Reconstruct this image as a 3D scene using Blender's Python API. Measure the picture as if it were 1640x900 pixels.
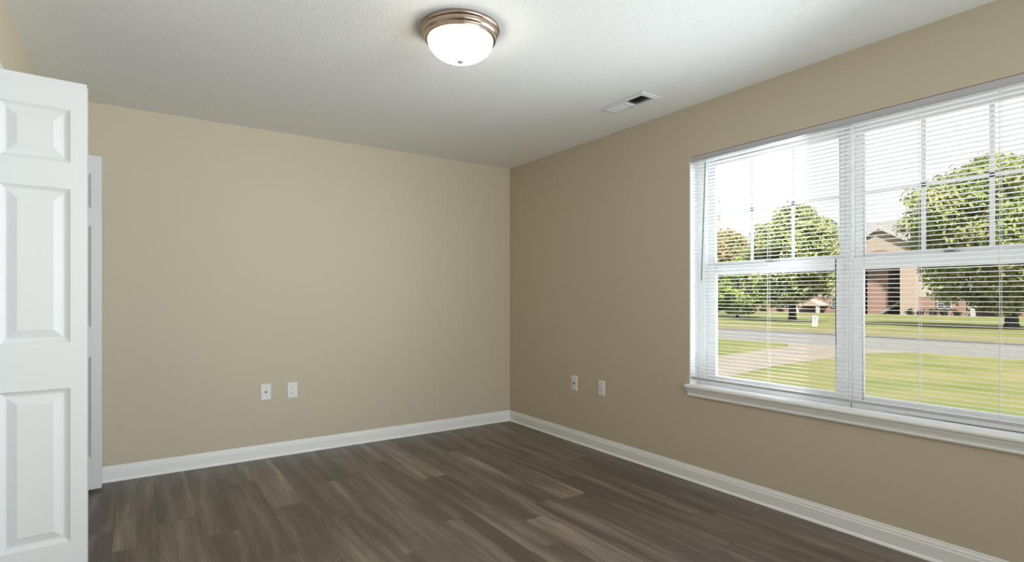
import bpy, bmesh, math, random
from mathutils import Vector, Matrix, noise as mnoise

# ------------------------------------------------------------------ start: empty scene, camera, sky, sun, big lights
for o in list(bpy.data.objects):
    bpy.data.objects.remove(o, do_unlink=True)
S = bpy.context.scene
COL = S.collection
PI = math.pi
R = math.radians

FPX, CY = 874.56, 476.51                       # focal length and horizon row for a 1640 x 900 frame
cam_d = bpy.data.cameras.new('camera')
cam_d.sensor_fit = 'HORIZONTAL'
cam_d.sensor_width = 36.0
cam_d.lens = 36.0 * FPX / 1640.0
cam_d.shift_y = (CY - 450.0) / 1640.0
cam_d.clip_start = 0.02
cam_d.clip_end = 600
cam = bpy.data.objects.new('camera', cam_d)
COL.objects.link(cam)
cam.location = (-2.969, -4.3924, 1.1928)
cam.rotation_euler = (R(90), 0, -0.598346)
S.camera = cam

S.view_settings.view_transform = 'Standard'
S.view_settings.look = 'None'
S.view_settings.exposure = 0.13
S.view_settings.gamma = 1.0
S.view_settings.use_curve_mapping = False
S.cycles.use_denoising = True
S.cycles.max_bounces = 12
S.cycles.diffuse_bounces = 7
S.cycles.transparent_max_bounces = 16
S.cycles.caustics_reflective = False
S.cycles.caustics_refractive = False

SKY_POWER = 1.15
SUN_POWER = 13.5
REAR_POWER = 24.0
SIDE_LEVEL = 45.0
SIDE_UP = 0.0
LAMP_STRENGTH = 13.0
WIN_LEVEL = 9.5
WIN_FRONT = 22.0
WIN_UP = 3.0

world = bpy.data.worlds.new('overcast_sky')
S.world = world
world.use_nodes = True
w_bg = world.node_tree.nodes['Background']
w_bg.inputs['Color'].default_value = (0.95, 0.98, 1.0, 1)
w_bg.inputs['Strength'].default_value = SKY_POWER

sun_d = bpy.data.lights.new('sun', 'SUN')
sun_d.energy = SUN_POWER
sun_d.angle = R(4)
sun_d.color = (1.0, 0.96, 0.88)
sun = bpy.data.objects.new('sun', sun_d)
COL.objects.link(sun)
sun.rotation_euler = Vector((0.42, 0.50, -0.72)).to_track_quat('-Z', 'Y').to_euler()

def area_light(name, power, size, loc, direction, color, spread=180):
    d = bpy.data.lights.new(name, 'AREA')
    d.shape = 'RECTANGLE'
    d.size, d.size_y = size
    d.energy = power
    d.color = color
    d.spread = R(spread)
    o = bpy.data.objects.new(name, d)
    COL.objects.link(o)
    o.location = loc
    o.rotation_euler = Vector(direction).to_track_quat('-Z', 'Y').to_euler()
    return o
# added fill lamps behind the viewer, by rear and window walls; no openings there
area_light('rear_fill', REAR_POWER, (2.4, 1.6), (-1.9, -6.72, 1.35), (0, 1, 0.10), (0.92, 0.98, 1.0), 140)
area_light('side_fill', SIDE_LEVEL, (1.8, 1.4), (-0.30, -5.75, 1.40), (-0.42, 0.90, 0.10), (0.86, 0.955, 1.0), 105)
area_light('side_fill_up', SIDE_UP, (1.6, 1.0), (-1.2, -5.6, 1.00), (-0.05, 1.0, 0.52), (0.94, 0.98, 1.0), 70)
# daylight entering the twin window: level part and the part the bright ground sends up to the ceiling
area_light('window_daylight', WIN_LEVEL, (1.82, 1.36), (0.058, -3.03, 1.37), (-1, 0.0, 0.0), (0.86, 0.945, 1.0))
area_light('window_daylight_inner', WIN_FRONT, (1.84, 1.42), (-0.05, -3.03, 1.37), (-1, 0.35, 0.0), (0.85, 0.945, 1.0), 125)
area_light('window_ground_glow', WIN_UP, (1.2, 0.9), (-0.12, -2.75, 1.15), (-0.62, 0.5, 0.60), (0.80, 0.92, 1.0), 120)

# ------------------------------------------------------------------ material helpers
def mat(name, col, rough=0.5, metal=0.0, spec=0.5, trans=0.0):
    m = bpy.data.materials.new(name)
    m.use_nodes = True
    b = m.node_tree.nodes['Principled BSDF']
    b.inputs['Base Color'].default_value = (*col, 1)
    b.inputs['Roughness'].default_value = rough
    b.inputs['Metallic'].default_value = metal
    b.inputs['Specular IOR Level'].default_value = spec
    return m

def nodes_of(m):
    return m.node_tree.nodes, m.node_tree.links, m.node_tree.nodes['Principled BSDF']

def noise_col(m, c1, c2, scale=4.0, detail=4.0, vec=None, lo=0.35, hi=0.65):
    n, l, b = nodes_of(m)
    g = n.new('ShaderNodeNewGeometry')
    mp = n.new('ShaderNodeMapping')
    if vec: mp.inputs['Scale'].default_value = vec
    t = n.new('ShaderNodeTexNoise')
    t.inputs['Scale'].default_value = scale
    t.inputs['Detail'].default_value = detail
    r = n.new('ShaderNodeValToRGB')
    r.color_ramp.elements[0].position = lo
    r.color_ramp.elements[1].position = hi
    r.color_ramp.elements[0].color = (*c1, 1)
    r.color_ramp.elements[1].color = (*c2, 1)
    l.new(g.outputs['Position'], mp.inputs['Vector'])
    l.new(mp.outputs[0], t.inputs['Vector'])
    l.new(t.outputs['Fac'], r.inputs[0])
    l.new(r.outputs[0], b.inputs['Base Color'])
    return t, r

def add_bump(m, scale, strength, dist=0.002, detail=3.0):
    n, l, b = nodes_of(m)
    g = n.new('ShaderNodeNewGeometry')
    t = n.new('ShaderNodeTexNoise')
    t.inputs['Scale'].default_value = scale
    t.inputs['Detail'].default_value = detail
    bp = n.new('ShaderNodeBump')
    bp.inputs['Strength'].default_value = strength
    bp.inputs['Distance'].default_value = dist
    l.new(g.outputs['Position'], t.inputs['Vector'])
    l.new(t.outputs['Fac'], bp.inputs['Height'])
    l.new(bp.outputs[0], b.inputs['Normal'])

M = {}
M['wall'] = mat('greige_wall_paint', (0.595, 0.522, 0.402), 0.62, spec=0.25)
add_bump(M['wall'], 180, 0.12, 0.001)
M['ceiling'] = mat('textured_white_ceiling', (0.88, 0.88, 0.865), 0.9, spec=0.1)
add_bump(M['ceiling'], 85, 0.55, 0.004, 4)
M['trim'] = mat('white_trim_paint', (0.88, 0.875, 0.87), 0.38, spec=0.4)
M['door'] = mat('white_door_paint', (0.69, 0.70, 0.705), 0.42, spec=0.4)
M['vinyl'] = mat('white_vinyl', (0.87, 0.88, 0.89), 0.35, spec=0.4)
M['slat'] = mat('white_blind_slat', (0.72, 0.72, 0.72), 0.45, spec=0.3)
def translucent(m, f):
    n, l = m.node_tree.nodes, m.node_tree.links
    b = n['Principled BSDF']
    tr = n.new('ShaderNodeBsdfTranslucent'); tr.inputs['Color'].default_value = b.inputs['Base Color'].default_value
    mx = n.new('ShaderNodeMixShader'); mx.inputs[0].default_value = f
    out = [x for x in n if x.type == 'OUTPUT_MATERIAL'][0]
    l.new(b.outputs[0], mx.inputs[1]); l.new(tr.outputs[0], mx.inputs[2]); l.new(mx.outputs[0], out.inputs[0])
translucent(M['slat'], 0.10)
M['rail'] = mat('grey_white_rail', (0.52, 0.505, 0.525), 0.4, spec=0.4)
M['cord'] = mat('white_cord', (0.72, 0.72, 0.70), 0.8)
M['wand'] = mat('smoky_clear_wand', (0.16, 0.16, 0.17), 0.25)
M['plate'] = mat('white_plastic_plate', (0.80, 0.80, 0.79), 0.32, spec=0.5)
M['slot'] = mat('dark_slot', (0.03, 0.03, 0.03), 0.6)
M['steel'] = mat('plated_steel', (0.35, 0.34, 0.32), 0.35, metal=1.0)
M['nickel'] = mat('brushed_nickel', (0.47, 0.365, 0.295), 0.22, metal=1.0)
M['finial'] = mat('pale_nickel', (0.62, 0.61, 0.58), 0.35, metal=0.6)
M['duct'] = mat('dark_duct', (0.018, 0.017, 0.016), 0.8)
M['register'] = mat('white_enamel_register', (0.78, 0.78, 0.78), 0.45, spec=0.4)

def glow_glass():
    m = bpy.data.materials.new('lit_frosted_glass')
    m.use_nodes = True
    n, l, b = nodes_of(m)
    b.inputs['Base Color'].default_value = (0.85, 0.85, 0.83, 1)
    b.inputs['Roughness'].default_value = 0.3
    b.inputs['Emission Color'].default_value = (1.0, 0.91, 0.78, 1)
    b.inputs['Emission Strength'].default_value = LAMP_STRENGTH
    return m
M['glow'] = glow_glass()

def pane_glass():
    m = bpy.data.materials.new('window_glass')
    m.use_nodes = True
    n, l = m.node_tree.nodes, m.node_tree.links
    n.clear()
    o = n.new('ShaderNodeOutputMaterial')
    mx = n.new('ShaderNodeMixShader')
    tr = n.new('ShaderNodeBsdfTransparent'); tr.inputs[0].default_value = (0.97, 0.985, 0.98, 1)
    gl = n.new('ShaderNodeBsdfGlossy'); gl.inputs['Roughness'].default_value = 0.01
    fr = n.new('ShaderNodeFresnel'); fr.inputs['IOR'].default_value = 1.45
    ge = n.new('ShaderNodeNewGeometry')                   # reflect at the entry face only: a thin pane has no total reflection inside
    iv = n.new('ShaderNodeMath'); iv.operation = 'SUBTRACT'; iv.inputs[0].default_value = 1.0
    mu = n.new('ShaderNodeMath'); mu.operation = 'MULTIPLY'
    l.new(ge.outputs['Backfacing'], iv.inputs[1]); l.new(iv.outputs[0], mu.inputs[0]); l.new(fr.outputs[0], mu.inputs[1])
    l.new(mu.outputs[0], mx.inputs[0]); l.new(tr.outputs[0], mx.inputs[1]); l.new(gl.outputs[0], mx.inputs[2])
    l.new(mx.outputs[0], o.inputs[0])
    return m
M['glass'] = pane_glass()

def floor_mat():
    m = bpy.data.materials.new('dark_wood_plank_floor')
    m.use_nodes = True
    n, l, b = nodes_of(m)
    def math_(op, a=None, c=None, v=None, cl=False):
        q = n.new('ShaderNodeMath'); q.operation = op; q.use_clamp = cl
        for i, x in enumerate((a, c, v)):
            if x is None: continue
            if isinstance(x, (int, float)): q.inputs[i].default_value = x
            else: l.new(x, q.inputs[i])
        return q.outputs[0]
    def comb(x, y, z):
        q = n.new('ShaderNodeCombineXYZ')
        for i, v in enumerate((x, y, z)):
            if isinstance(v, (int, float)): q.inputs[i].default_value = v
            else: l.new(v, q.inputs[i])
        return q.outputs[0]
    PW, PL = 0.181, 1.22
    g = n.new('ShaderNodeNewGeometry')
    sp = n.new('ShaderNodeSeparateXYZ'); l.new(g.outputs['Position'], sp.inputs[0])
    X, Y = sp.outputs[0], sp.outputs[1]
    rx = math_('DIVIDE', X, PW)
    row = math_('FLOOR', rx)
    fx = math_('FRACT', rx)
    wn1 = n.new('ShaderNodeTexWhiteNoise'); wn1.noise_dimensions = '1D'; l.new(row, wn1.inputs['W'])
    ry = math_('ADD', math_('DIVIDE', Y, PL), wn1.outputs['Value'])
    colm = math_('FLOOR', ry)
    fy = math_('FRACT', ry)
    wn2 = n.new('ShaderNodeTexWhiteNoise'); wn2.noise_dimensions = '3D'
    l.new(comb(row, colm, 3.7), wn2.inputs['Vector'])
    pid = wn2.outputs['Value']
    psh = math_('MULTIPLY', pid, 37.0)
    # broad light/dark streaks along the plank, warped so that they curve like cathedral grain
    warp = n.new('ShaderNodeTexNoise'); warp.inputs['Scale'].default_value = 1.0; warp.inputs['Detail'].default_value = 2
    l.new(comb(math_('MULTIPLY', X, 3.0), math_('MULTIPLY', Y, 1.7), psh), warp.inputs['Vector'])
    wx = math_('ADD', X, math_('MULTIPLY', math_('SUBTRACT', warp.outputs['Fac'], 0.5), 0.075))
    st = n.new('ShaderNodeTexNoise'); st.inputs['Scale'].default_value = 1.0; st.inputs['Detail'].default_value = 4; st.inputs['Roughness'].default_value = 0.55
    l.new(comb(math_('MULTIPLY', wx, 13.0), math_('MULTIPLY', Y, 0.75), psh), st.inputs['Vector'])
    fg = n.new('ShaderNodeTexNoise'); fg.inputs['Scale'].default_value = 1.0; fg.inputs['Detail'].default_value = 5; fg.inputs['Roughness'].default_value = 0.65
    l.new(comb(math_('MULTIPLY', wx, 170.0), math_('MULTIPLY', Y, 5.0), psh), fg.inputs['Vector'])
    # cathedral rings
    wv = n.new('ShaderNodeTexWave'); wv.wave_type = 'BANDS'; wv.bands_direction = 'X'
    wv.inputs['Scale'].default_value = 26; wv.inputs['Distortion'].default_value = 9; wv.inputs['Detail'].default_value = 2
    wv.inputs['Detail Scale'].default_value = 0.7
    l.new(comb(wx, math_('MULTIPLY', Y, 0.22), psh), wv.inputs['Vector'])
    rings = math_('POWER', wv.outputs['Fac'], 3.0)
    t = math_('MULTIPLY', math_('SUBTRACT', st.outputs['Fac'], 0.42), 2.15)
    t = math_('ADD', t, math_('MULTIPLY', math_('SUBTRACT', pid, 0.5), 0.24))
    t = math_('ADD', t, math_('MULTIPLY', math_('SUBTRACT', fg.outputs['Fac'], 0.5), 0.75))
    t = math_('ADD', t, math_('MULTIPLY', rings, 0.15), cl=None or False)
    rp = n.new('ShaderNodeValToRGB')
    e = rp.color_ramp.elements
    e[0].position = 0.0; e[0].color = (0.090, 0.070, 0.056, 1)
    e[1].position = 1.0; e[1].color = (0.47, 0.375, 0.28, 1)
    k = e.new(0.38); k.color = (0.165, 0.131, 0.106, 1)
    k = e.new(0.70); k.color = (0.28, 0.222, 0.172, 1)
    l.new(t, rp.inputs[0])
    # seams
    sx = math_('MINIMUM', fx, math_('SUBTRACT', 1.0, fx))
    sy = math_('MINIMUM', fy, math_('SUBTRACT', 1.0, fy))
    seam = math_('MINIMUM', math_('DIVIDE', sx, 0.007, cl=True), math_('DIVIDE', sy, 0.0012, cl=True), cl=True)
    seam = math_('ADD', math_('MULTIPLY', seam, 0.38), 0.62)
    mx = n.new('ShaderNodeMix'); mx.data_type = 'RGBA'; mx.blend_type = 'MULTIPLY'
    mx.inputs['Factor'].default_value = 1.0
    l.new(rp.outputs[0], mx.inputs[6])
    cc = n.new('ShaderNodeCombineColor')
    for i in range(3): l.new(seam, cc.inputs[i])
    l.new(cc.outputs[0], mx.inputs[7])
    l.new(mx.outputs[2], b.inputs['Base Color'])
    b.inputs['Roughness'].default_value = 0.40
    b.inputs['Specular IOR Level'].default_value = 0.5
    bp = n.new('ShaderNodeBump'); bp.inputs['Strength'].default_value = 0.18; bp.inputs['Distance'].default_value = 0.001
    l.new(fg.outputs['Fac'], bp.inputs['Height'])
    l.new(bp.outputs[0], b.inputs['Normal'])
    return m
M['floor'] = floor_mat()

# outdoors
M['lawn'] = mat('dry_green_lawn', (0.1, 0.1, 0.03), 0.95, spec=0.1)
noise_col(M['lawn'], (0.090, 0.108, 0.028), (0.158, 0.140, 0.062), 0.55, 6, lo=0.36, hi=0.68)
M['verge'] = mat('tan_dry_verge', (0.15, 0.125, 0.08), 0.95, spec=0.1)
noise_col(M['verge'], (0.150, 0.128, 0.075), (0.125, 0.118, 0.055), 0.8, 5)
M['road'] = mat('pale_grey_asphalt', (0.13, 0.125, 0.12), 0.9, spec=0.1)
noise_col(M['road'], (0.125, 0.121, 0.115), (0.150, 0.145, 0.138), 3.0, 6)
M['gutter'] = mat('dark_gutter', (0.055, 0.054, 0.052), 0.9, spec=0.1)
M['concrete'] = mat('pinkish_concrete', (0.17, 0.145, 0.12), 0.9, spec=0.1)
noise_col(M['concrete'], (0.160, 0.135, 0.110), (0.185, 0.160, 0.135), 2.0, 6)
M['reflector'] = mat('pale_reflector_concrete', (0.50, 0.48, 0.46), 0.9, spec=0.1)  # pale so the added slab outside bounces light
M['bark'] = mat('brown_bark', (0.035, 0.028, 0.022), 0.9)
noise_col(M['bark'], (0.020, 0.016, 0.013), (0.055, 0.045, 0.036), 6, 5, (1, 1, 0.25))
def leaf_mat(name, c1, c2):
    m = mat(name, c1, 0.6, spec=0.2)
    noise_col(m, c1, c2, 0.85, 4, lo=0.38, hi=0.62)
    n, l, b = nodes_of(m)
    tr = n.new('ShaderNodeBsdfTranslucent')
    mx = n.new('ShaderNodeMixShader'); mx.inputs[0].default_value = 0.35
    out = [x for x in n if x.type == 'OUTPUT_MATERIAL'][0]
    src = b.inputs['Base Color'].links[0].from_socket
    l.new(src, tr.inputs['Color'])
    l.new(b.outputs[0], mx.inputs[1]); l.new(tr.outputs[0], mx.inputs[2]); l.new(mx.outputs[0], out.inputs[0])
    return m
M['leaf_green'] = leaf_mat('yellow_green_leaves', (0.20, 0.25, 0.072), (0.33, 0.325, 0.13))
M['leaf_orange'] = leaf_mat('orange_tan_leaves', (0.38, 0.27, 0.11), (0.27, 0.26, 0.09))
M['leaf_bright'] = leaf_mat('bright_lime_leaves', (0.20, 0.28, 0.05), (0.29, 0.33, 0.075))
M['leaf_dark'] = leaf_mat('dark_hedge_leaves', (0.020, 0.030, 0.010), (0.035, 0.045, 0.014))
M['brick'] = mat('red_brown_brick', (0.12, 0.066, 0.05), 0.9, spec=0.1)
def brick_nodes(m, c1, c2, mort):
    n, l, b = nodes_of(m)
    g = n.new('ShaderNodeNewGeometry')
    s = n.new('ShaderNodeSeparateXYZ'); c = n.new('ShaderNodeCombineXYZ')
    a = n.new('ShaderNodeMath'); a.operation = 'ADD'
    t = n.new('ShaderNodeTexBrick')
    t.inputs['Scale'].default_value = 3.2
    t.inputs['Color1'].default_value = (*c1, 1); t.inputs['Color2'].default_value = (*c2, 1); t.inputs['Mortar'].default_value = (*mort, 1)
    l.new(g.outputs['Position'], s.inputs[0])
    l.new(s.outputs[0], a.inputs[0]); l.new(s.outputs[1], a.inputs[1])
    l.new(a.outputs[0], c.inputs[0]); l.new(s.outputs[2], c.inputs[1])
    l.new(c.outputs[0], t.inputs['Vector'])
    l.new(t.outputs['Color'], b.inputs['Base Color'])
brick_nodes(M['brick'], (0.23, 0.125, 0.095), (0.19, 0.105, 0.085), (0.25, 0.21, 0.18))
M['tanbrick'] = mat('tan_brick', (0.2, 0.15, 0.12), 0.9, spec=0.1)
brick_nodes(M['tanbrick'], (0.30, 0.225, 0.175), (0.26, 0.20, 0.16), (0.32, 0.28, 0.24))
M['siding'] = mat('beige_siding', (0.33, 0.28, 0.23), 0.8, spec=0.15)
M['shingle'] = mat('grey_shingle_roof', (0.105, 0.100, 0.102), 0.95, spec=0.1)
noise_col(M['shingle'], (0.150, 0.143, 0.148), (0.180, 0.172, 0.176), 1.3, 5)
M['fascia'] = mat('white_fascia', (0.30, 0.29, 0.28), 0.7)
M['darkglass'] = mat('dark_house_glass', (0.05, 0.055, 0.06), 0.15)
M['stair'] = mat('grey_stair', (0.17, 0.165, 0.16), 0.8)
M['sign'] = mat('white_sign_board', (0.45, 0.45, 0.45), 0.6)
M['signprint'] = mat('grey_sign_print', (0.08, 0.08, 0.085), 0.7)

# ------------------------------------------------------------------ geometry helpers
class MB:
    """collects verts and faces for ONE mesh object"""
    def __init__(self): self.v = []; self.f = []; self.mi = []; self.cur = 0
    def add(self, vs, fs):
        b = len(self.v)
        self.v += [tuple(p) for p in vs]
        for q in fs:
            self.f.append([b + i for i in q]); self.mi.append(self.cur)
        return self
    def box(self, x0, x1, y0, y1, z0, z1):
        x0, x1 = min(x0, x1), max(x0, x1); y0, y1 = min(y0, y1), max(y0, y1); z0, z1 = min(z0, z1), max(z0, z1)
        return self.add([(x0,y0,z0),(x1,y0,z0),(x1,y1,z0),(x0,y1,z0),(x0,y0,z1),(x1,y0,z1),(x1,y1,z1),(x0,y1,z1)],
                        [(0,3,2,1),(4,5,6,7),(0,1,5,4),(1,2,6,5),(2,3,7,6),(3,0,4,7)])
    def loft(self, rings, close=True, caps=True):
        n = len(rings[0]); vs = [p for r in rings for p in r]; fs = []
        for i in range(len(rings) - 1):
            for j in range(n if close else n - 1):
                k = (j + 1) % n
                fs.append((i*n + j, i*n + k, (i+1)*n + k, (i+1)*n + j))
        if caps and close:
            fs.append(tuple(range(n))[::-1]); fs.append(tuple((len(rings)-1)*n + j for j in range(n)))
        return self.add(vs, fs)
    def tube(self, pts, r, seg=10, r2=None):
        pts = [Vector(p) for p in pts]; rings = []
        for i, p in enumerate(pts):
            d = (pts[min(i+1, len(pts)-1)] - pts[max(i-1, 0)]).normalized()
            a = d.orthogonal().normalized() if i == 0 else (pa - d * pa.dot(d)).normalized()
            pa = a; b = d.cross(a)
            rr = r if r2 is None else r + (r2 - r) * i / (len(pts) - 1)
            rings.append([p + a * math.cos(2*PI*k/seg) * rr + b * math.sin(2*PI*k/seg) * rr for k in range(seg)])
        return self.loft(rings)
    def lathe(self, prof, seg=48, c=(0, 0, 0), axis='z'):
        rings = []
        for (r, h) in prof:
            ring = []
            for k in range(seg):
                a = 2*PI*k/seg; p, q = r*math.cos(a), r*math.sin(a)
                if axis == 'z': ring.append((c[0]+p, c[1]+q, c[2]+h))
                elif axis == 'y': ring.append((c[0]+p, c[1]+h, c[2]+q))
                else: ring.append((c[0]+h, c[1]+p, c[2]+q))
            rings.append(ring)
        return self.loft(rings)
    def build(self, name, material, parent=None, smooth=False, bevel=0.0, loc=None, rotz=None, seg=2):
        me = bpy.data.meshes.new(name)
        me.from_pydata([tuple(p) for p in self.v], [], self.f)
        mats = material if isinstance(material, (list, tuple)) else [material]
        for m_ in mats: me.materials.append(m_)
        for p, i in zip(me.polygons, self.mi): p.material_index = min(i, len(mats) - 1)
        bm = bmesh.new(); bm.from_mesh(me)
        bmesh.ops.remove_doubles(bm, verts=bm.verts, dist=1e-6)
        bmesh.ops.recalc_face_normals(bm, faces=bm.faces)
        bm.to_mesh(me); bm.free()
        o = bpy.data.objects.new(name, me)
        COL.objects.link(o)
        if parent is not None: o.parent = parent
        if loc: o.location = loc
        if rotz is not None: o.rotation_euler.z = rotz
        if smooth:
            for p in me.polygons: p.use_smooth = True
            me.set_sharp_from_angle(angle=R(38))
        if bevel:
            md = o.modifiers.new('bevel', 'BEVEL'); md.width = bevel; md.segments = seg
            md.limit_method = 'ANGLE'; md.angle_limit = R(40)
        return o

def tag(o, label, cat, group=None, kind=None):
    o['label'] = label; o['category'] = cat
    if group: o['group'] = group
    if kind: o['kind'] = kind
    return o

def empty(name, loc, rz=0.0):
    o = bpy.data.objects.new(name, None); COL.objects.link(o)
    o.location = loc; o.rotation_euler = (0, 0, rz); o.empty_display_size = 0.1
    return o

# ------------------------------------------------------------------ room shell
CH = 2.44
XL = -3.44              # closet wall plane
YR = -6.80              # rear wall
WT = 0.16               # window wall thickness
WY0, WY1 = -2.097, -3.963      # window opening
WZ0, WZ1 = 0.627, 2.108
CY0, CY1 = -0.085, -1.640      # closet opening
CZ = 2.066

tag(MB().box(-4.3, 0.0, YR, 0.0, -0.12, 0.0).build('floor', M['floor']), 'dark brown wood plank floor with lengthwise grain', 'floor', kind='structure')

# ceiling with a hole for the air register
VX0, VX1, VY0, VY1 = -0.428, -0.328, -2.075, -1.765
c = MB()
for (a, b_, d, e) in ((-4.3, VX0, YR, 0.0), (VX1, 0.0, YR, 0.0), (VX0, VX1, YR, VY0), (VX0, VX1, VY1, 0.0)):
    c.box(a, b_, d, e, CH, CH + 0.14)
tag(c.build('ceiling', M['ceiling']), 'white textured ceiling over the whole room', 'ceiling', kind='structure')

tag(MB().box(-4.3, WT, 0.0, 0.12, -0.12, CH + 0.14).build('wall_back', M['wall']),
    'greige back wall between the closet doors and the corner', 'wall', kind='structure')
tag(MB().box(-4.3, WT, YR - 0.12, YR, -0.12, CH + 0.14).build('wall_rear', M['wall']),
    'greige wall behind the viewer', 'wall', kind='structure')
w = MB()
w.box(0, WT, YR, WY1, -0.12, CH + 0.14); w.box(0, WT, WY0, 0, -0.12, CH + 0.14)
w.box(0, WT, WY1, WY0, -0.12, WZ0 - 0.025); w.box(0, WT, WY1, WY0, WZ1, CH + 0.14)
tag(w.build('wall_right', M['wall']), 'greige wall around the wide window', 'wall', kind='structure')
w = MB()
w.box(XL - 0.115, XL, YR, CY1, 0, CH); w.box(XL - 0.115, XL, CY0, 0, 0, CH); w.box(XL - 0.115, XL, CY1, CY0, CZ, CH)
tag(w.build('wall_left', M['wall']), 'greige wall above and beside the closet opening', 'wall', kind='structure')
tag(MB().box(-4.30, -4.18, YR, 0, 0, CH).build('wall_closet', M['wall']), 'greige back of the closet behind the open doors', 'wall', kind='structure')

# baseboards: one profile swept along each wall
BP = [(0.0, 0.0), (0.0185, 0.0), (0.0185, 0.004), (0.0165, 0.009), (0.0110, 0.0165), (0.0108, 0.0690),
      (0.0082, 0.0740), (0.0076, 0.0830), (0.0042, 0.0915), (0.0036, 0.0980), (0.0022, 0.1010), (0.0, 0.1015)]
def base_run(name, label, p0, p1, nrm, m0=0, m1=0):
    """p0->p1 along the wall; nrm points into the room; m=1 mitres an inside corner"""
    p0, p1, nrm = Vector(p0), Vector(p1), Vector(nrm)
    d = (p1 - p0).normalized()
    r0 = [p0 + nrm * a + d * a * m0 + Vector((0, 0, h)) for a, h in BP]
    r1 = [p1 + nrm * a - d * a * m1 + Vector((0, 0, h)) for a, h in BP]
    tag(MB().loft([r0, r1]).build(name, M['trim']), label, 'baseboard', kind='structure')
base_run('baseboard_back', 'white baseboard along the back wall', (XL, 0, 0), (0, 0, 0), (0, -1, 0), 0, 1)
base_run('baseboard_right', 'white baseboard under the window', (0, 0, 0), (0, YR, 0), (-1, 0, 0), 1, 1)
base_run('baseboard_left', 'white baseboard along the closet wall', (XL, CY1 - 0.062, 0), (XL, YR, 0), (1, 0, 0), 0, 1)
base_run('baseboard_rear', 'white baseboard behind the viewer', (XL, YR, 0), (0, YR, 0), (0, 1, 0), 1, 1)

# closet casing, jamb and track
t = MB()
for (y0, y1, z0, z1) in ((CY1 - 0.060, CY0 + 0.060, CZ, CZ + 0.060), (CY1 - 0.060, CY1, 0, CZ), (CY0, CY0 + 0.060, 0, CZ)):
    t.box(XL, XL + 0.015, y0, y1, z0, z1)
tag(t.build('trim_1', M['trim'], bevel=0.004), 'white casing around the closet opening', 'door casing', kind='structure')
t = MB()
t.box(XL - 0.115, XL + 0.002, CY1, CY1 + 0.012, 0, CZ); t.box(XL - 0.115, XL + 0.002, CY0 - 0.012, CY0, 0, CZ)
tag(t.build('trim_2', M['trim']), 'white jambs of the closet opening', 'door jamb', kind='structure')

# ------------------------------------------------------------------ bifold closet doors
LW, LT, LZ0, LZ1 = 0.350, 0.033, 0.022, 2.060
PANELS = [(0.213, 0.830), (1.013, 1.629), (1.735, 1.947)]
def leaf_mesh():
    u0, u1 = 0.086, LW - 0.052          # panel edges measured from the jamb end
    mb = MB()
    def face(y, sgn):
        def q(a, b, c2, d):
            mb.add([a, b, c2, d], [(0, 1, 2, 3)])
        P = lambda u, dep, z: (u, y + sgn * dep, z)
        zs = [LZ0]
        for a, b in PANELS: zs += [a, b]
        zs.append(LZ1)
        for i in range(len(zs) - 1):
            z0, z1 = zs[i], zs[i + 1]
            q(P(0, 0, z0), P(u0, 0, z0), P(u0, 0, z1), P(0, 0, z1))
            q(P(u1, 0, z0), P(LW, 0, z0), P(LW, 0, z1), P(u1, 0, z1))
            if i % 2 == 0:
                q(P(u0, 0, z0), P(u1, 0, z0), P(u1, 0, z1), P(u0, 0, z1))
            else:
                st = [(0.0, 0.0), (0.0025, 0.0030), (0.012, 0.0105), (0.018, 0.0130), (0.022, 0.0130), (0.050, 0.0030), (0.052, 0.0022)]
                for (a, da), (b, db) in zip(st, st[1:]):
                    A = [P(u0 + a, da, z0 + a), P(u1 - a, da, z0 + a), P(u1 - a, da, z1 - a), P(u0 + a, da, z1 - a)]
                    B = [P(u0 + b, db, z0 + b), P(u1 - b, db, z0 + b), P(u1 - b, db, z1 - b), P(u0 + b, db, z1 - b)]
                    for k in range(4):
                        q(A[k], A[(k+1) % 4], B[(k+1) % 4], B[k])
                q(*B)
    face(0.0, 1); face(LT, -1)
    zs = [LZ0]
    for a, b in PANELS: zs += [a, b]
    zs.append(LZ1)
    for u in (0, LW):
        for z0, z1 in zip(zs, zs[1:]):
            mb.add([(u, 0, z0), (u, LT, z0), (u, LT, z1), (u, 0, z1)], [(0, 1, 2, 3)])
    for z in (LZ0, LZ1):
        for a, b in ((0, u0), (u0, u1), (u1, LW)):
            mb.add([(a, 0, z), (b, 0, z), (b, LT, z), (a, LT, z)], [(0, 1, 2, 3)])
    return mb
def bifold(name, kx, ky, ang, label):
    root = empty(name, (kx, ky, 0))
    tag(root, label, 'closet door', kind='structure')
    a = R(ang)
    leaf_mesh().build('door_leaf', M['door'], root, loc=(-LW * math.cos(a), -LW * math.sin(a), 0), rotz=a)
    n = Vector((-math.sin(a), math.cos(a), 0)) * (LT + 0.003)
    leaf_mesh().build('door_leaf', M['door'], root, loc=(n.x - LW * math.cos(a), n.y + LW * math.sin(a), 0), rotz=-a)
    for z in (0.30, 1.04, 1.80):        # hinge barrels between the two leaves
        MB().lathe([(0.0035, -0.03), (0.0035, 0.03)], 10, (n.x - 0.006, n.y - 0.0015 + 0.0, z)).build('hinge', M['steel'], root, smooth=True)
    return root
bifold('door_1', -3.147, -1.575, 3.9, 'white folded closet door with raised panels, nearest the viewer')
bifold('door_2', -3.163, -0.190, 8.5, 'white folded closet door by the back wall, behind the nearer one')

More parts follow.
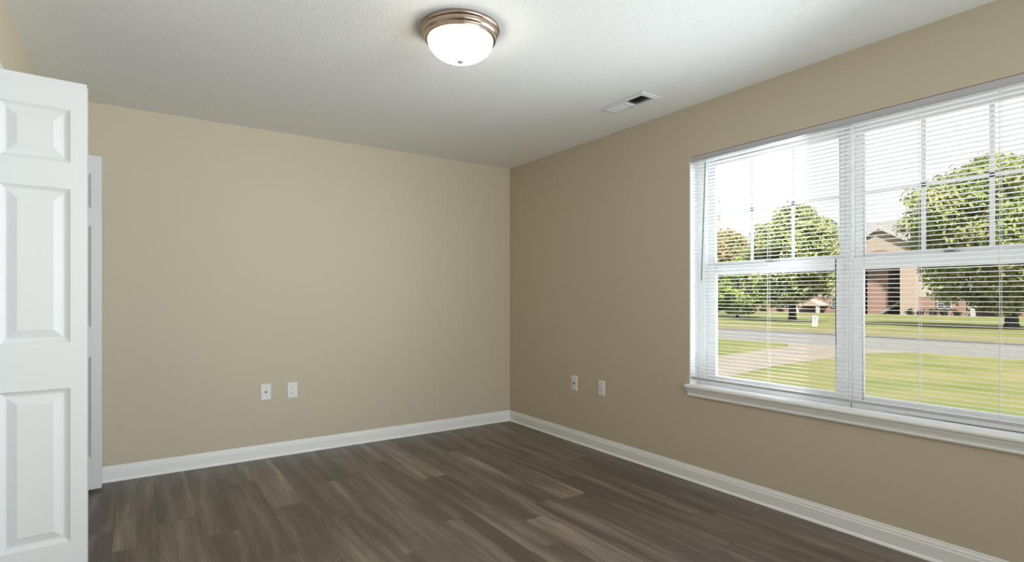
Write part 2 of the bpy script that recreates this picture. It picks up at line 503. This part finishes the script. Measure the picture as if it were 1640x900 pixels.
# ------------------------------------------------------------------ window: sill, apron, liner, two sash units
SX = 0.078                                   # inner face of the window frames
st = [(SX, 0.602), (-0.026, 0.602), (-0.031, 0.6065), (-0.0325, 0.614), (-0.031, 0.6215), (-0.026, 0.627), (SX, 0.627)]
mb = MB()
mb.loft([[(x, WY0, z) for x, z in st], [(x, WY1, z) for x, z in st]])
for ya, yb in ((WY0, WY0 + 0.020), (WY1, WY1 - 0.020)):       # horns past the opening
    h = [(min(x, 0.0), z) for x, z in st]
    mb.loft([[(x, ya, z) for x, z in h], [(x, yb, z) for x, z in h]])
tag(mb.build('trim_3', M['trim'], smooth=True), 'white window sill board with rounded nose', 'window sill', kind='structure')
ap = [(0.0, 0.602), (0.0235, 0.602), (0.0235, 0.597), (0.0215, 0.592), (0.0175, 0.584), (0.0145, 0.575), (0.0135, 0.566), (0.0160, 0.564),
      (0.0160, 0.559), (0.0120, 0.5535), (0.0, 0.5525)]
tag(MB().loft([[(-d, WY0 - 0.008 + d, z) for d, z in ap], [(-d, WY1 + 0.008 - d, z) for d, z in ap]]).build('trim_4', M['trim'], smooth=True),
    'white moulded apron below the window sill', 'window apron', kind='structure')
mb = MB()
mb.box(0.004, WT, WY0, WY0 - 0.004, WZ0, WZ1); mb.box(0.004, WT, WY1, WY1 + 0.004, WZ0, WZ1); mb.box(0.040, WT, WY0, WY1, WZ1, WZ1 - 0.004)
tag(mb.build('trim_5', M['trim']), 'white liner of the window opening', 'window liner', kind='structure')

YM = (WY0 + WY1) / 2
def window_unit(name, sgn, label):
    """sgn +1: unit on the left of the mullion (towards the corner); -1: right"""
    root = empty(name, (0, YM, 0)); tag(root, label, 'window', kind='structure')
    yo = (WY0 if sgn > 0 else WY1) - YM - sgn * 0.004        # outer side
    yi = sgn * 0.0005                                       # mullion centre
    G0u, G1u = yi + sgn * 0.0605, yo - sgn * 0.106          # upper glass, inner / outer edges
    G0l, G1l = yi + sgn * 0.0665, yo - sgn * 0.130          # lower glass
    def fr(x0, x1, ya, yb, za, zb, ga, gb, gza, gzb):
        m_ = MB()
        m_.box(x0, x1, ya, ga, za, zb); m_.box(x0, x1, gb, yb, za, zb)
        m_.box(x0, x1, ga, gb, za, gza); m_.box(x0, x1, ga, gb, gzb, zb)
        return m_
    fi, fo = yi + sgn * 0.016, yo - sgn * 0.060              # frame openings
    fr(SX, 0.150, yi, yo, WZ0, WZ1 - 0.004, fi, fo, WZ0 + 0.030, WZ1 - 0.026).build('window_frame', M['vinyl'], root, bevel=0.003)
    us = fr(0.116, 0.138, fi, fo, 1.372, WZ1 - 0.026, G0u, G1u, 1.420, 2.044).build('upper_sash', M['vinyl'], root, bevel=0.003)
    MB().box(0.1255, 0.1285, G0u, G1u, 1.420, 2.044).build('glass_pane', M['glass'], us)
    gm = MB()
    for k in (1, 2):
        yy = G0u + (G1u - G0u) * k / 3
        gm.box(0.1222, 0.1252, yy - 0.0095, yy + 0.0095, 1.420, 2.044)
    gm.box(0.1222, 0.1252, G0u, G1u, 1.732 - 0.0095, 1.732 + 0.0095)
    gm.build('muntin_grille', M['vinyl'], us)
    ls = fr(0.088, 0.112, fi, fo, WZ0 + 0.030, 1.398, G0l, G1l, 0.692, 1.338).build('lower_sash', M['vinyl'], root, bevel=0.003)
    MB().box(0.0985, 0.1015, G0l, G1l, 0.692, 1.338).build('glass_pane', M['glass'], ls)
    for k in (0.10, 0.90):                                  # tilt latches on top of the lower sash
        yy = G0l + (G1l - G0l) * k
        m_ = MB(); m_.box(0.089, 0.108, yy - 0.022, yy + 0.022, 1.398, 1.403); m_.box(0.092, 0.104, yy - 0.006, yy + 0.006, 1.403, 1.409)
        m_.build('tilt_latch', M['vinyl'], ls, bevel=0.001)
    yy = (G0l + G1l) / 2
    m_ = MB(); m_.box(0.090, 0.111, yy - 0.028, yy + 0.028, 1.398, 1.404); m_.tube([(0.098, yy - 0.01, 1.408), (0.094, yy + 0.03, 1.409)], 0.004, 8)
    m_.build('sash_lock', M['steel'], ls)
    return root
window_unit('window_1', 1, 'left half of the white twin window, nearer the room corner')
window_unit('window_2', -1, 'right half of the white twin window, cut by the picture edge')

# ------------------------------------------------------------------ mini blind
BX = 0.0185
by0, by1 = WY0 - 0.009, WY1 + 0.009
blind = empty('window_blind', (0, YM, 0))
tag(blind, 'white horizontal mini blind lowered over the twin window, slats open', 'blind')
def B(mb): 
    mb.v = [(x, y - YM, z) for x, y, z in mb.v]; return mb
hz0, hz1 = 2.074, 2.1065
m_ = MB()
prof = [(0.004, hz1), (0.002, hz1 - 0.002), (0.002, hz0 + 0.003), (0.004, hz0), (0.034, hz0), (0.036, hz0 + 0.003), (0.036, hz1 - 0.002), (0.034, hz1)]
m_.loft([[(x, by0 + 0.003, z) for x, z in prof], [(x, by1 - 0.003, z) for x, z in prof]])
B(m_).build('headrail', M['rail'], blind, smooth=True)
slats = MB()
pitch, ztop, zbot = 0.0216, 2.060, 0.690
ns = int((ztop - zbot) / pitch) + 1
tilt = R(-4.5)
for i in range(ns):
    z = ztop - i * pitch
    top, bot = [], []
    for k in range(7):
        s_ = -0.0125 + 0.025 * k / 6
        cz = 0.0016 * (1 - (s_ / 0.0125) ** 2)
        x = BX + s_ * math.cos(tilt) - cz * math.sin(tilt)
        zz = z + s_ * math.sin(tilt) + cz * math.cos(tilt)
        top.append((x, zz + 0.00012)); bot.append((x, zz - 0.00012))
    ring = top + bot[::-1]
    slats.loft([[(x, by0, q) for x, q in ring], [(x, by1, q) for x, q in ring]])
B(slats).build('slats', M['slat'], blind, smooth=True)
br = MB()
prof = [(BX - 0.0125, 0.664), (BX - 0.0125, 0.675), (BX - 0.011, 0.677), (BX + 0.011, 0.677), (BX + 0.0125, 0.675), (BX + 0.0125, 0.664), (BX + 0.010, 0.662), (BX - 0.010, 0.662)]
br.loft([[(x, by0, z) for x, z in prof], [(x, by1, z) for x, z in prof]])
B(br).build('bottom_rail', M['rail'], blind, smooth=True)
for yc in (-2.139, -2.629, -3.075, -3.367, -3.654, -3.920):
    cmb = MB()
    for x in (BX - 0.0132, BX + 0.0132):
        cmb.tube([(x, yc, hz0 + 0.002), (x, yc, 0.670)], 0.0009, 6)
    for x, dy in ((BX, 0.004),):
        cmb.tube([(x, yc + dy, hz0 + 0.002), (x, yc + dy, 0.670)], 0.0009, 6)
    B(cmb).build('ladder_cord', M['cord'], blind)
wm = MB(); wm.tube([(-0.006, -2.222, 2.046), (-0.006, -2.193, 1.300)], 0.0036, 8)
wo = B(wm).build('tilt_wand', M['wand'], blind, smooth=True)
wh = MB(); wh.tube([(0.003, -2.222, 2.078), (-0.010, -2.222, 2.072), (-0.009, -2.222, 2.058), (-0.006, -2.222, 2.044)], 0.0022, 8)
B(wh).build('wand_hook', M['steel'], wo, smooth=True)

# ------------------------------------------------------------------ ceiling light
LCX, LCY = -1.739, -2.164
cl = empty('ceiling_light', (LCX, LCY, CH))
tag(cl, 'round flush ceiling light with nickel rim and lit frosted bowl', 'ceiling light')
pan = [(0.020, 0.0), (0.178, 0.0), (0.1815, -0.003), (0.183, -0.009), (0.1825, -0.016), (0.179, -0.021), (0.1745, -0.024), (0.1735, -0.028),
       (0.1735, -0.040), (0.171, -0.045), (0.1665, -0.048), (0.165, -0.052), (0.165, -0.062), (0.163, -0.067), (0.159, -0.069), (0.150, -0.069), (0.150, -0.064), (0.020, -0.060)]
MB().lathe([(r_, h_ * 0.85) for r_, h_ in pan], 72).build('pan', M['nickel'], cl, smooth=True)
bowl = []
for k in range(15):
    a = (PI / 2) * k / 14
    bowl.append((max(0.1515 * math.cos(a) ** 0.92, 0.008), -0.052 - 0.098 * math.sin(a)))
MB().lathe([(0.140, -0.050), (0.1515, -0.050)] + bowl, 72).build('glass_bowl', M['glow'], cl, smooth=True)
fin = [(0.006, -0.146), (0.0155, -0.149), (0.0170, -0.152), (0.0155, -0.156), (0.009, -0.159), (0.006, -0.162), (0.001, -0.164)]
MB().lathe(fin, 20).build('finial', M['finial'], cl, smooth=True)

# ------------------------------------------------------------------ air register in the ceiling
vcx, vcy = (VX0 + VX1) / 2, (VY0 + VY1) / 2
vt = empty('ceiling_vent', (vcx, vcy, CH))
tag(vt, 'white rectangular air register in the ceiling near the window wall', 'vent')
hx, hy = (VX1 - VX0) / 2, (VY1 - VY0) / 2
ox, oy = hx + 0.032, hy + 0.034
fm = MB()
def rect(x, y, z): return [(-x, -y, z), (x, -y, z), (x, y, z), (-x, y, z)]
fm.loft([rect(ox, oy, -0.0005), rect(ox, oy, -0.003), rect(hx + 0.012, hy + 0.012, -0.0095), rect(hx, hy, -0.0095), rect(hx, hy, 0.012),
         rect(hx + 0.0005, hy + 0.0005, 0.012)], caps=False)
fm.build('register_frame', M['register'], vt)
def louver_bank(y0, y1, lean):
    lm = MB(); n_ = 8
    for i in range(n_):
        yc = y0 + (y1 - y0) * (i + 0.5) / n_
        dy, t_ = 0.0115, 0.0003
        a = [(-hx + 0.001, yc - lean * dy, -0.0080), (hx - 0.001, yc - lean * dy, -0.0080), (hx - 0.001, yc + lean * dy, 0.0040), (-hx + 0.001, yc + lean * dy, 0.0040)]
        lm.loft([a, [(p[0], p[1] + 2 * t_, p[2]) for p in a]])
    return lm
# blades lean with the line of sight in the near half (dark) and across it in the far half (white)
louver_bank(-hy + 0.008, -0.012, 1).build('louvers', M['register'], vt)
louver_bank(0.014, hy - 0.008, -1).build('louvers', M['register'], vt)
MB().box(-hx, hx, -0.003, 0.004, -0.0090, 0.010).build('divider_bar', M['register'], vt)
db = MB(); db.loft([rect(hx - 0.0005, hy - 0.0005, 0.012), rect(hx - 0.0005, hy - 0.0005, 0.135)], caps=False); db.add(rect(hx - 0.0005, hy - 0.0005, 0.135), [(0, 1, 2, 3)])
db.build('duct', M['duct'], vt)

# ------------------------------------------------------------------ wall plates
def plate_root(name, pos, wall):
    """local frame: x across the plate, -y out of the wall"""
    o = empty(name, pos, 0.0 if wall == 'back' else -PI / 2)
    return o
def cover(root, hole=None):
    w_, h_ = 0.0365, 0.0600
    m_ = MB()
    m_.loft([[(-w_, 0, -h_), (w_, 0, -h_), (w_, 0, h_), (-w_, 0, h_)],
             [(-w_, -0.003, -h_), (w_, -0.003, -h_), (w_, -0.003, h_), (-w_, -0.003, h_)],
             [(-w_ + 0.004, -0.0062, -h_ + 0.004), (w_ - 0.004, -0.0062, -h_ + 0.004), (w_ - 0.004, -0.0062, h_ - 0.004), (-w_ + 0.004, -0.0062, h_ - 0.004)]])
    return m_.build('cover_plate', M['plate'], root)
def screw(root, x, z):
    return MB().lathe([(0.0031, -0.0060), (0.0031, -0.0068), (0.0022, -0.0074)], 14, (x, 0, z), 'y').build('screw', M['plate'], root, smooth=True)
def coax(pos, wall, label):
    o = plate_root('cable_outlet', pos, wall); tag(o, label, 'cable outlet', 'cable outlet plates')
    cover(o)
    MB().lathe([(0.0082, -0.0060), (0.0082, -0.0085)], 6, (0, 0, 0), 'y').build('nut', M['steel'], o)
    j = MB().lathe([(0.0052, -0.0080), (0.0052, -0.0150), (0.0040, -0.0152)], 18, (0, 0, 0), 'y').build('cable_jack', M['slot'], o, smooth=True)
    screw(o, 0, 0.0415); screw(o, 0, -0.0415)
def duplex(pos, wall, label):
    o = plate_root('power_outlet', pos, wall); tag(o, label, 'power outlet', 'power outlet plates')
    cover(o)
    for zc in (0.0195, -0.0195):
        ring0, ring1 = [], []
        for k in range(28):
            a = 2 * PI * k / 28
            x = max(-0.0168, min(0.0168, 0.0172 * math.cos(a) * 1.06)); z = max(-0.0140, min(0.0140, 0.0172 * math.sin(a)))
            ring0.append((x, -0.0058, zc + z)); ring1.append((x * 0.97, -0.0082, zc + z * 0.97))
        r = MB().loft([ring0, ring1]).build('receptacle', M['plate'], o)
        s_ = MB()
        s_.box(-0.0074, -0.0052, -0.0085, -0.0080, zc - 0.0005, zc + 0.0085); s_.box(0.0054, 0.0072, -0.0085, -0.0080, zc + 0.0005, zc + 0.0078)
        s_.lathe([(0.0024, -0.0080), (0.0024, -0.0085)], 12, (0, 0, zc - 0.0065), 'y')
        s_.build('slots', M['slot'], r)
    screw(o, 0, 0.0)
coax((-2.194, 0, 0.490), 'back', 'white cable outlet plate on the back wall, left of the power outlet')
duplex((-2.006, 0, 0.486), 'back', 'white power outlet on the back wall, right of the cable plate')
coax((0, -0.955, 0.487), 'right', 'white cable outlet plate on the window wall, nearest the room corner')
duplex((0, -1.275, 0.488), 'right', 'white power outlet on the window wall, between cable plate and window')

# ------------------------------------------------------------------ outdoors: ground
def gz(x):
    if x < 30: return -0.35
    if x < 60: return -0.35 - 0.40 * (x - 30) / 30
    if x < 88: return -0.75 - 0.55 * (x - 60) / 28
    return -1.30
xs = [WT, 3, 8, 15, 20.5, 25, 30, 36, 42, 50, 60, 70, 80, 88, 120, 220]
g = MB()
g.loft([[(x, -80, gz(x)) for x in xs], [(x, 160, gz(x)) for x in xs]], close=False, caps=False)
tag(g.build('ground', M['lawn'], smooth=True), 'green and tan lawn outside the window on both sides of the road', 'lawn', kind='structure')
tag(MB().box(WT + 0.15, 4.0, -9.0, 3.0, -0.42, -0.335).build('reflector', M['reflector']), 'added unseen pale patio below the window outside', 'reflector', kind='structure')  # out-of-view slab added to throw sunlight up onto blind and frames
tag(MB().box(15.0, 20.2, -80, 160, -0.38, -0.335).build('road', M['road']), 'pale grey road running past the window', 'road', kind='structure')
tag(MB().box(20.2, 21.2, -80, 160, -0.38, -0.333).build('gutter', M['gutter']), 'dark gutter strip along the far side of the road', 'gutter', kind='structure')
tag(MB().box(21.2, 24.6, -80, 160, -0.38, -0.325).build('verge', M['verge']), 'tan dry verge beyond the road', 'verge', kind='structure')
wk = MB()
wk.loft([[(4.2, 1.6, -0.345), (4.2, 3.9, -0.345), (4.2, 3.9, -0.38), (4.2, 1.6, -0.38)],
         [(9.0, 2.45, -0.338), (9.0, 4.35, -0.338), (9.0, 4.35, -0.38), (9.0, 2.45, -0.38)],
         [(13.6, 2.55, -0.334), (13.6, 4.75, -0.334), (13.6, 4.75, -0.38), (13.6, 2.55, -0.38)],
         [(15.0, 1.8, -0.334), (15.0, 5.6, -0.334), (15.0, 5.6, -0.38), (15.0, 1.8, -0.38)]])
tag(wk.build('walkway', M['concrete']), 'pinkish concrete walkway crossing the near lawn to the road', 'walkway', kind='structure')

# ------------------------------------------------------------------ trees
def leaves(rnd, clumps, per, size, spread):
    mb = MB(); vs, fs = [], []
    for (c_, r_) in clumps:
        for _ in range(per):
            d = Vector((rnd.gauss(0, 1), rnd.gauss(0, 1), rnd.gauss(0, 1))).normalized() * (r_ * rnd.random() ** 0.45)
            d.z *= 0.75
            p = c_ + d
            nrm = (d.normalized() * 0.9 + Vector((rnd.uniform(-1, 1), rnd.uniform(-1, 1), rnd.uniform(-0.2, 1.2)))).normalized()
            a = nrm.orthogonal().normalized(); b = nrm.cross(a)
            th = rnd.random() * 2 * PI
            a, b = a * math.cos(th) + b * math.sin(th), b * math.cos(th) - a * math.sin(th)
            s_ = size * rnd.uniform(0.7, 1.3)
            k = len(vs)
            vs += [p - a * s_, p + b * s_ * 0.5 + nrm * s_ * 0.18, p + a * s_, p - b * s_ * 0.5 + nrm * s_ * 0.18]
            fs.append((k, k + 1, k + 2)); fs.append((k, k + 2, k + 3))
    mb.add(vs, fs)
    return mb
def build_leaves(mb, name, m, parent):
    me = bpy.data.meshes.new(name)
    me.from_pydata([tuple(p) for p in mb.v], [], mb.f); me.materials.append(m)
    o = bpy.data.objects.new(name, me); COL.objects.link(o); o.parent = parent
    return o
def tree(x, y, label, h, cz, rx, rz, m, seed, n_cl=120, per=62, size=0.16, trunk_r=0.2, cone=0.35, cr=0.85, extra=None, group='trees across the road', inner=0.55):
    rnd = random.Random(seed)
    z0 = gz(x)
    root = empty('tree', (x, y, z0)); tag(root, label, 'tree', group)
    tm = MB(); pts = [(0, 0, -0.1), (0.05, 0.02, h * 0.22), (0.02, -0.05, h * 0.5), (0.06, 0.0, h * 0.86)]
    tm.tube([(0, 0, -0.15), (0, 0, 0.0), (0, 0, 0.25)], trunk_r * 1.5, 10, trunk_r)
    tm.tube(pts, trunk_r, 10, trunk_r * 0.25)
    for k in range(9):
        a = k * 2.4 + rnd.random(); zz = h * (0.24 + 0.055 * k); L = rx * (0.85 - 0.05 * k)
        tm.tube([(0.03, 0, zz), (math.cos(a) * L * 0.5, math.sin(a) * L * 0.5, zz + L * 0.25), (math.cos(a) * L, math.sin(a) * L, zz + L * 0.36)], trunk_r * 0.38, 7, 0.02)
    tm.build('trunk', M['bark'], root, smooth=True)
    cl_ = []
    for i in range(n_cl):
        # clumps fill a rounded crown, more of them near its surface
        d = Vector((rnd.gauss(0, 1), rnd.gauss(0, 1), rnd.gauss(0, 1))).normalized()
        q = inner + (1 - inner) * rnd.random() ** 0.5
        fz = d.z * q
        taper = 1.0 - cone * max(fz, 0.0)
        wob = 1 + 0.26 * mnoise.noise(Vector((d.x * 2 + seed, d.y * 2, d.z * 2)))
        cl_.append((Vector((d.x * q * rx * taper * wob, d.y * q * rx * taper * wob, cz - z0 + fz * rz * wob)), cr * rnd.uniform(0.65, 1.15)))
    if extra:
        for e in extra: cl_.append((Vector(e[:3]), e[3]))
    build_leaves(leaves(rnd, cl_, per, size, 1), 'foliage', m, root)
    return root

tree(33.3, 4.15, 'large yellow green tree with thick trunk filling the right window half', 8.5, 4.65, 4.25, 3.55, M['leaf_green'], 3, n_cl=330, per=165, size=0.135, trunk_r=0.30, cone=0.08, cr=0.95)
tree(32.6, 14.95, 'rounded yellow green tree in the left window half, behind the white yard sign', 7.4, 3.9, 2.95, 3.05, M['leaf_green'], 11, n_cl=200, per=150, size=0.13, trunk_r=0.25, cone=0.45, cr=0.8)
tree(46.0, 28.6, 'orange tan autumn tree at the left edge of the window view', 8.6, 4.0, 2.8, 4.0, M['leaf_orange'], 5, n_cl=130, per=130, size=0.16, trunk_r=0.2, cone=0.5, cr=0.9)
tree(38.0, 22.5, 'small lime green tree low between the orange tree and the rounded tree', 4.4, 2.1, 2.5, 2.1, M['leaf_bright'], 8, n_cl=100, per=120, size=0.14, trunk_r=0.12, cone=0.3, cr=0.7)
tree(30.0, 19.6, 'thin tall tree with sparse leaves at the left glass edge', 8.6, 5.6, 1.1, 2.9, M['leaf_orange'], 21, n_cl=44, per=11, size=0.11, trunk_r=0.07, cone=0.4, cr=0.7)

# ------------------------------------------------------------------ apartment building far across the lawn
BXW, BZ = 88.0, -1.35
ab = empty('apartment_building', (BXW, 30, BZ))
tag(ab, 'long brick and beige apartment building with grey roof and gabled stair entrance', 'building')
def AB(mb):
    mb.v = [(x - BXW, y - 30, z - BZ) for x, y, z in mb.v]; return mb
EAVE = 8.0
OY0, OY1 = 28.86, 34.0           # open stairwell
m_ = MB(); m_.box(BXW, BXW + 16, 2, OY0, BZ, EAVE); m_.box(BXW, BXW + 16, OY1, 72, BZ, EAVE); m_.box(BXW + 7, BXW + 16, OY0, OY1, BZ, EAVE)
AB(m_).build('brick_wall', M['brick'], ab)
m_ = MB()
for a, b in ((2, OY0), (OY1, 72)): m_.box(BXW - 0.06, BXW + 0.02, a, b, 1.3, EAVE)
AB(m_).build('siding', M['siding'], ab)
# gabled bay with an arched opening
GC = 31.42; GH = 5.9; GE = 11.31 - 0.6 * GH
arch = []
for k in range(17):
    a = PI * k / 16; arch.append((GC - (OY1 - OY0) / 2 * math.cos(a), 5.6 + 2.0 * math.sin(a)))
outline_l = [(GC - GH + 1.2, GE - 0.6)]
gb = MB()
yl, yr = GC - GH + 1.5, GC + GH - 1.5
# front skin built as strips from the arch (or the opening's side) up to the gable line
def gable_z(y): return 11.31 - 0.6 * abs(y - GC)
ys = [yl + (OY0 - yl) * k / 3 for k in range(4)]
for y0, y1 in zip(ys, ys[1:]):
    gb.add([(BXW - 1.2, y0, BZ), (BXW - 1.2, y1, BZ), (BXW - 1.2, y1, gable_z(y1)), (BXW - 1.2, y0, gable_z(y0))], [(0, 1, 2, 3)])
for (y0, z0), (y1, z1) in zip(arch, arch[1:]):
    gb.add([(BXW - 1.2, y0, z0), (BXW - 1.2, y1, z1), (BXW - 1.2, y1, gable_z(y1)), (BXW - 1.2, y0, gable_z(y0))], [(0, 1, 2, 3)])
    gb.add([(BXW - 1.2, y0, z0), (BXW - 1.2, y1, z1), (BXW + 0.6, y1, z1), (BXW + 0.6, y0, z0)], [(0, 1, 2, 3)])
ys = [OY1 + (yr - OY1) * k / 3 for k in range(4)]
for y0, y1 in zip(ys, ys[1:]):
    gb.add([(BXW - 1.2, y0, BZ), (BXW - 1.2, y1, BZ), (BXW - 1.2, y1, gable_z(y1)), (BXW - 1.2, y0, gable_z(y0))], [(0, 1, 2, 3)])
for y in (yl, yr): gb.add([(BXW - 1.2, y, BZ), (BXW + 1, y, BZ), (BXW + 1, y, gable_z(y)), (BXW - 1.2, y, gable_z(y))], [(0, 1, 2, 3)])
for y in (OY0, OY1): gb.add([(BXW - 1.2, y, BZ), (BXW + 7, y, BZ), (BXW + 7, y, 7.6), (BXW - 1.2, y, 7.6)], [(0, 1, 2, 3)])
AB(gb).build('gable_bay', M['tanbrick'], ab)
am = MB()
for (y0, z0), (y1, z1) in zip(arch[1:-1], arch[2:-1]):
    o_ = lambda y, z: (GC + (y - GC) * 1.14, 5.6 + (z - 5.6) * 1.28)
    a0, a1 = o_(y0, z0), o_(y1, z1)
    am.loft([[(BXW - 1.32, y0, z0), (BXW - 1.32, a0[0], a0[1]), (BXW - 1.18, a0[0], a0[1]), (BXW - 1.18, y0, z0)],
             [(BXW - 1.32, y1, z1), (BXW - 1.32, a1[0], a1[1]), (BXW - 1.18, a1[0], a1[1]), (BXW - 1.18, y1, z1)]])
AB(am).build('brick_arch', M['brick'], ab)
# main roof
m_ = MB()
m_.loft([[(BXW - 0.6, y, EAVE - 0.15), (BXW + 8, y, 13.4), (BXW + 16.6, y, EAVE - 0.15), (BXW + 16.6, y, EAVE - 0.45), (BXW - 0.6, y, EAVE - 0.45)] for y in (1.4, 72.6)])
AB(m_).build('roof', M['shingle'], ab)
m_ = MB()
for s_ in (-1, 1):
    e0 = (GC + s_ * (GH + 0.4), 11.31 - 0.6 * (GH + 0.4)); a0 = (GC, 11.31)
    for (x0, x1) in ((BXW - 1.6, BXW + 7.0),):
        m_.loft([[(x0, a0[0], a0[1] + 0.32), (x0, e0[0], e0[1] + 0.32), (x0, e0[0], e0[1] + 0.05), (x0, a0[0], a0[1] + 0.05)],
                 [(x1, a0[0], a0[1] + 0.32), (x1, e0[0], e0[1] + 0.32), (x1, e0[0], e0[1] + 0.05), (x1, a0[0], a0[1] + 0.05)]])
AB(m_).build('gable_roof', M['shingle'], ab)
for s_ in (-1, 1):
    e0 = (GC + s_ * (GH + 0.4), 11.31 - 0.6 * (GH + 0.4)); a0 = (GC, 11.31)
    m_ = MB().loft([[(BXW - 1.75, a0[0], a0[1] + 0.36), (BXW - 1.75, e0[0], e0[1] + 0.36), (BXW - 1.75, e0[0], e0[1] - 0.08), (BXW - 1.75, a0[0], a0[1] - 0.08)],
                    [(BXW - 1.55, a0[0], a0[1] + 0.36), (BXW - 1.55, e0[0], e0[1] + 0.36), (BXW - 1.55, e0[0], e0[1] - 0.08), (BXW - 1.55, a0[0], a0[1] - 0.08)]])
    AB(m_).build('fascia', M['fascia'], ab)
# stairs inside the open stairwell, rising to the right
m_ = MB()
for k in range(10):
    y = 31.9 - k * 0.27; m_.box(BXW + 0.6, BXW + 2.4, y - 0.27, y, BZ + 0.10 + 0.19 * k, BZ + 0.24 + 0.19 * k)
m_.loft([[(BXW + 0.5, 32.0, BZ), (BXW + 0.5, 29.0, BZ + 2.1), (BXW + 0.5, 29.0, BZ + 2.45), (BXW + 0.5, 32.0, BZ + 0.35)],
         [(BXW + 0.6, 32.0, BZ), (BXW + 0.6, 29.0, BZ + 2.1), (BXW + 0.6, 29.0, BZ + 2.45), (BXW + 0.6, 32.0, BZ + 0.35)]])
AB(m_).build('staircase', M['stair'], ab)
AB(MB().box(BXW + 1.0, BXW + 7, 31.2, OY1, BZ, 7.6)).build('stair_wall', M['brick'], ab)
for a, b in ((2.3, 2.6), (6.9, 7.6)): AB(MB().box(BXW + 3.2, BXW + 7, OY0, 31.2, a, b)).build('landing', M['stair'], ab)
# windows, each its own part
for (yc, zc, ww, hh) in ((24.0, 0.35, 1.7, 1.5), (20.8, 0.35, 1.3, 1.5), (15.5, 0.35, 1.8, 1.5), (9.0, 0.35, 1.8, 1.5),
                         (38.0, 0.35, 1.6, 1.5), (46.5, 0.35, 1.8, 1.5), (52.5, 0.35, 1.8, 1.5), (58.5, 0.35, 1.8, 1.5),
                         (24.0, 5.2, 1.7, 1.6), (19.0, 5.2, 1.7, 1.6), (12.0, 5.2, 1.7, 1.6), (40.0, 5.2, 1.7, 1.6), (47.0, 5.2, 1.7, 1.6), (54.0, 5.2, 1.7, 1.6)):
    m_ = MB(); a, b = yc - ww / 2, yc + ww / 2; lo, hi = zc - hh / 2, zc + hh / 2; t_ = 0.12
    for q in ((a, a + t_, lo, hi), (b - t_, b, lo, hi), (a, b, lo, lo + t_), (a, b, hi - t_, hi), (yc - 0.05, yc + 0.05, lo, hi), (a, b, zc - 0.05, zc + 0.05)):
        m_.box(BXW - 0.16, BXW - 0.05, *q)
    wf = AB(m_).build('window', M['fascia'], ab)
    AB(MB().box(BXW - 0.10, BXW - 0.06, a + 0.05, b - 0.05, lo + 0.05, hi - 0.05)).build('pane', M['darkglass'], wf)
# small gabled porches with a white column
for (yc, half) in ((41.2, 2.0), (18.6, 1.9)):
    ap_z, sl = 0.95, 0.42
    m_ = MB().loft([[(BXW - 3.0, yc, ap_z), (BXW - 3.0, yc - half, ap_z - sl * half), (BXW - 3.0, yc - half, ap_z - sl * half - 0.25), (BXW - 3.0, yc + half, ap_z - sl * half - 0.25), (BXW - 3.0, yc + half, ap_z - sl * half)],
                    [(BXW, yc, ap_z), (BXW, yc - half, ap_z - sl * half), (BXW, yc - half, ap_z - sl * half - 0.25), (BXW, yc + half, ap_z - sl * half - 0.25), (BXW, yc + half, ap_z - sl * half)]])
    pr_ = AB(m_).build('porch_roof', M['tanbrick'], ab)
    for s_ in (-1, 1):
        m_ = MB().box(BXW - 2.95, BXW - 2.5, yc + s_ * (half - 0.35) - 0.22, yc + s_ * (half - 0.35) + 0.22, BZ, ap_z - sl * half - 0.2)
        AB(m_).build('porch_column', M['fascia'], ab)

# hedges at the foot of the building
hr = random.Random(4)
for i in range(11):
    y = 21.9 + i * 1.30 if i < 5 else 45.8 + (i - 5) * 2.8
    root = empty('hedge_shrub', (85.2, y, gz(85.2)))
    tag(root, 'low dark shrub at the foot of the brick wall ' + ('right of the stair entrance' if i < 5 else 'left of the small porch'), 'shrub',
        'dark shrubs right of the stair entrance' if i < 5 else 'dark shrubs left of the porch')
    w_ = 0.45 if i < 5 else 0.9
    cl_ = [(Vector((hr.uniform(-.3, .3), hr.uniform(-w_ * .6, w_ * .6), hr.uniform(0.2, 0.7))), 0.42) for _ in range(9)]
    build_leaves(leaves(hr, cl_, 26, 0.12, 1), 'foliage', M['leaf_dark'], root)
    sm = MB()
    for k in range(3): sm.tube([(0, (k - 1) * 0.1, -0.05), (0, (k - 1) * 0.3, 0.6)], 0.03, 6, 0.01)
    sm.build('stem', M['bark'], root)

# leaning yard sign on the verge
sg = empty('yard_sign', (26.0, 10.2, gz(26))); sg.rotation_euler = (R(5), 0, R(8))
tag(sg, 'small white leaning sign with grey print standing beyond the road', 'sign')
sp_ = MB().box(-0.012, 0.012, -0.135, 0.135, 0.04, 0.60).build('sign_board', M['sign'], sg, bevel=0.004)
m_ = MB()
for z, w_ in ((0.49, 0.085), (0.40, 0.06), (0.31, 0.09), (0.20, 0.05)): m_.box(-0.0145, -0.0121, -w_, w_, z - 0.018, z + 0.018)
m_.build('print', M['signprint'], sp_)
for s_ in (-0.09, 0.09): MB().tube([(0.0, s_, -0.1), (0.0, s_, 0.06)], 0.008, 6).build('sign_stake', M['steel'], sg)
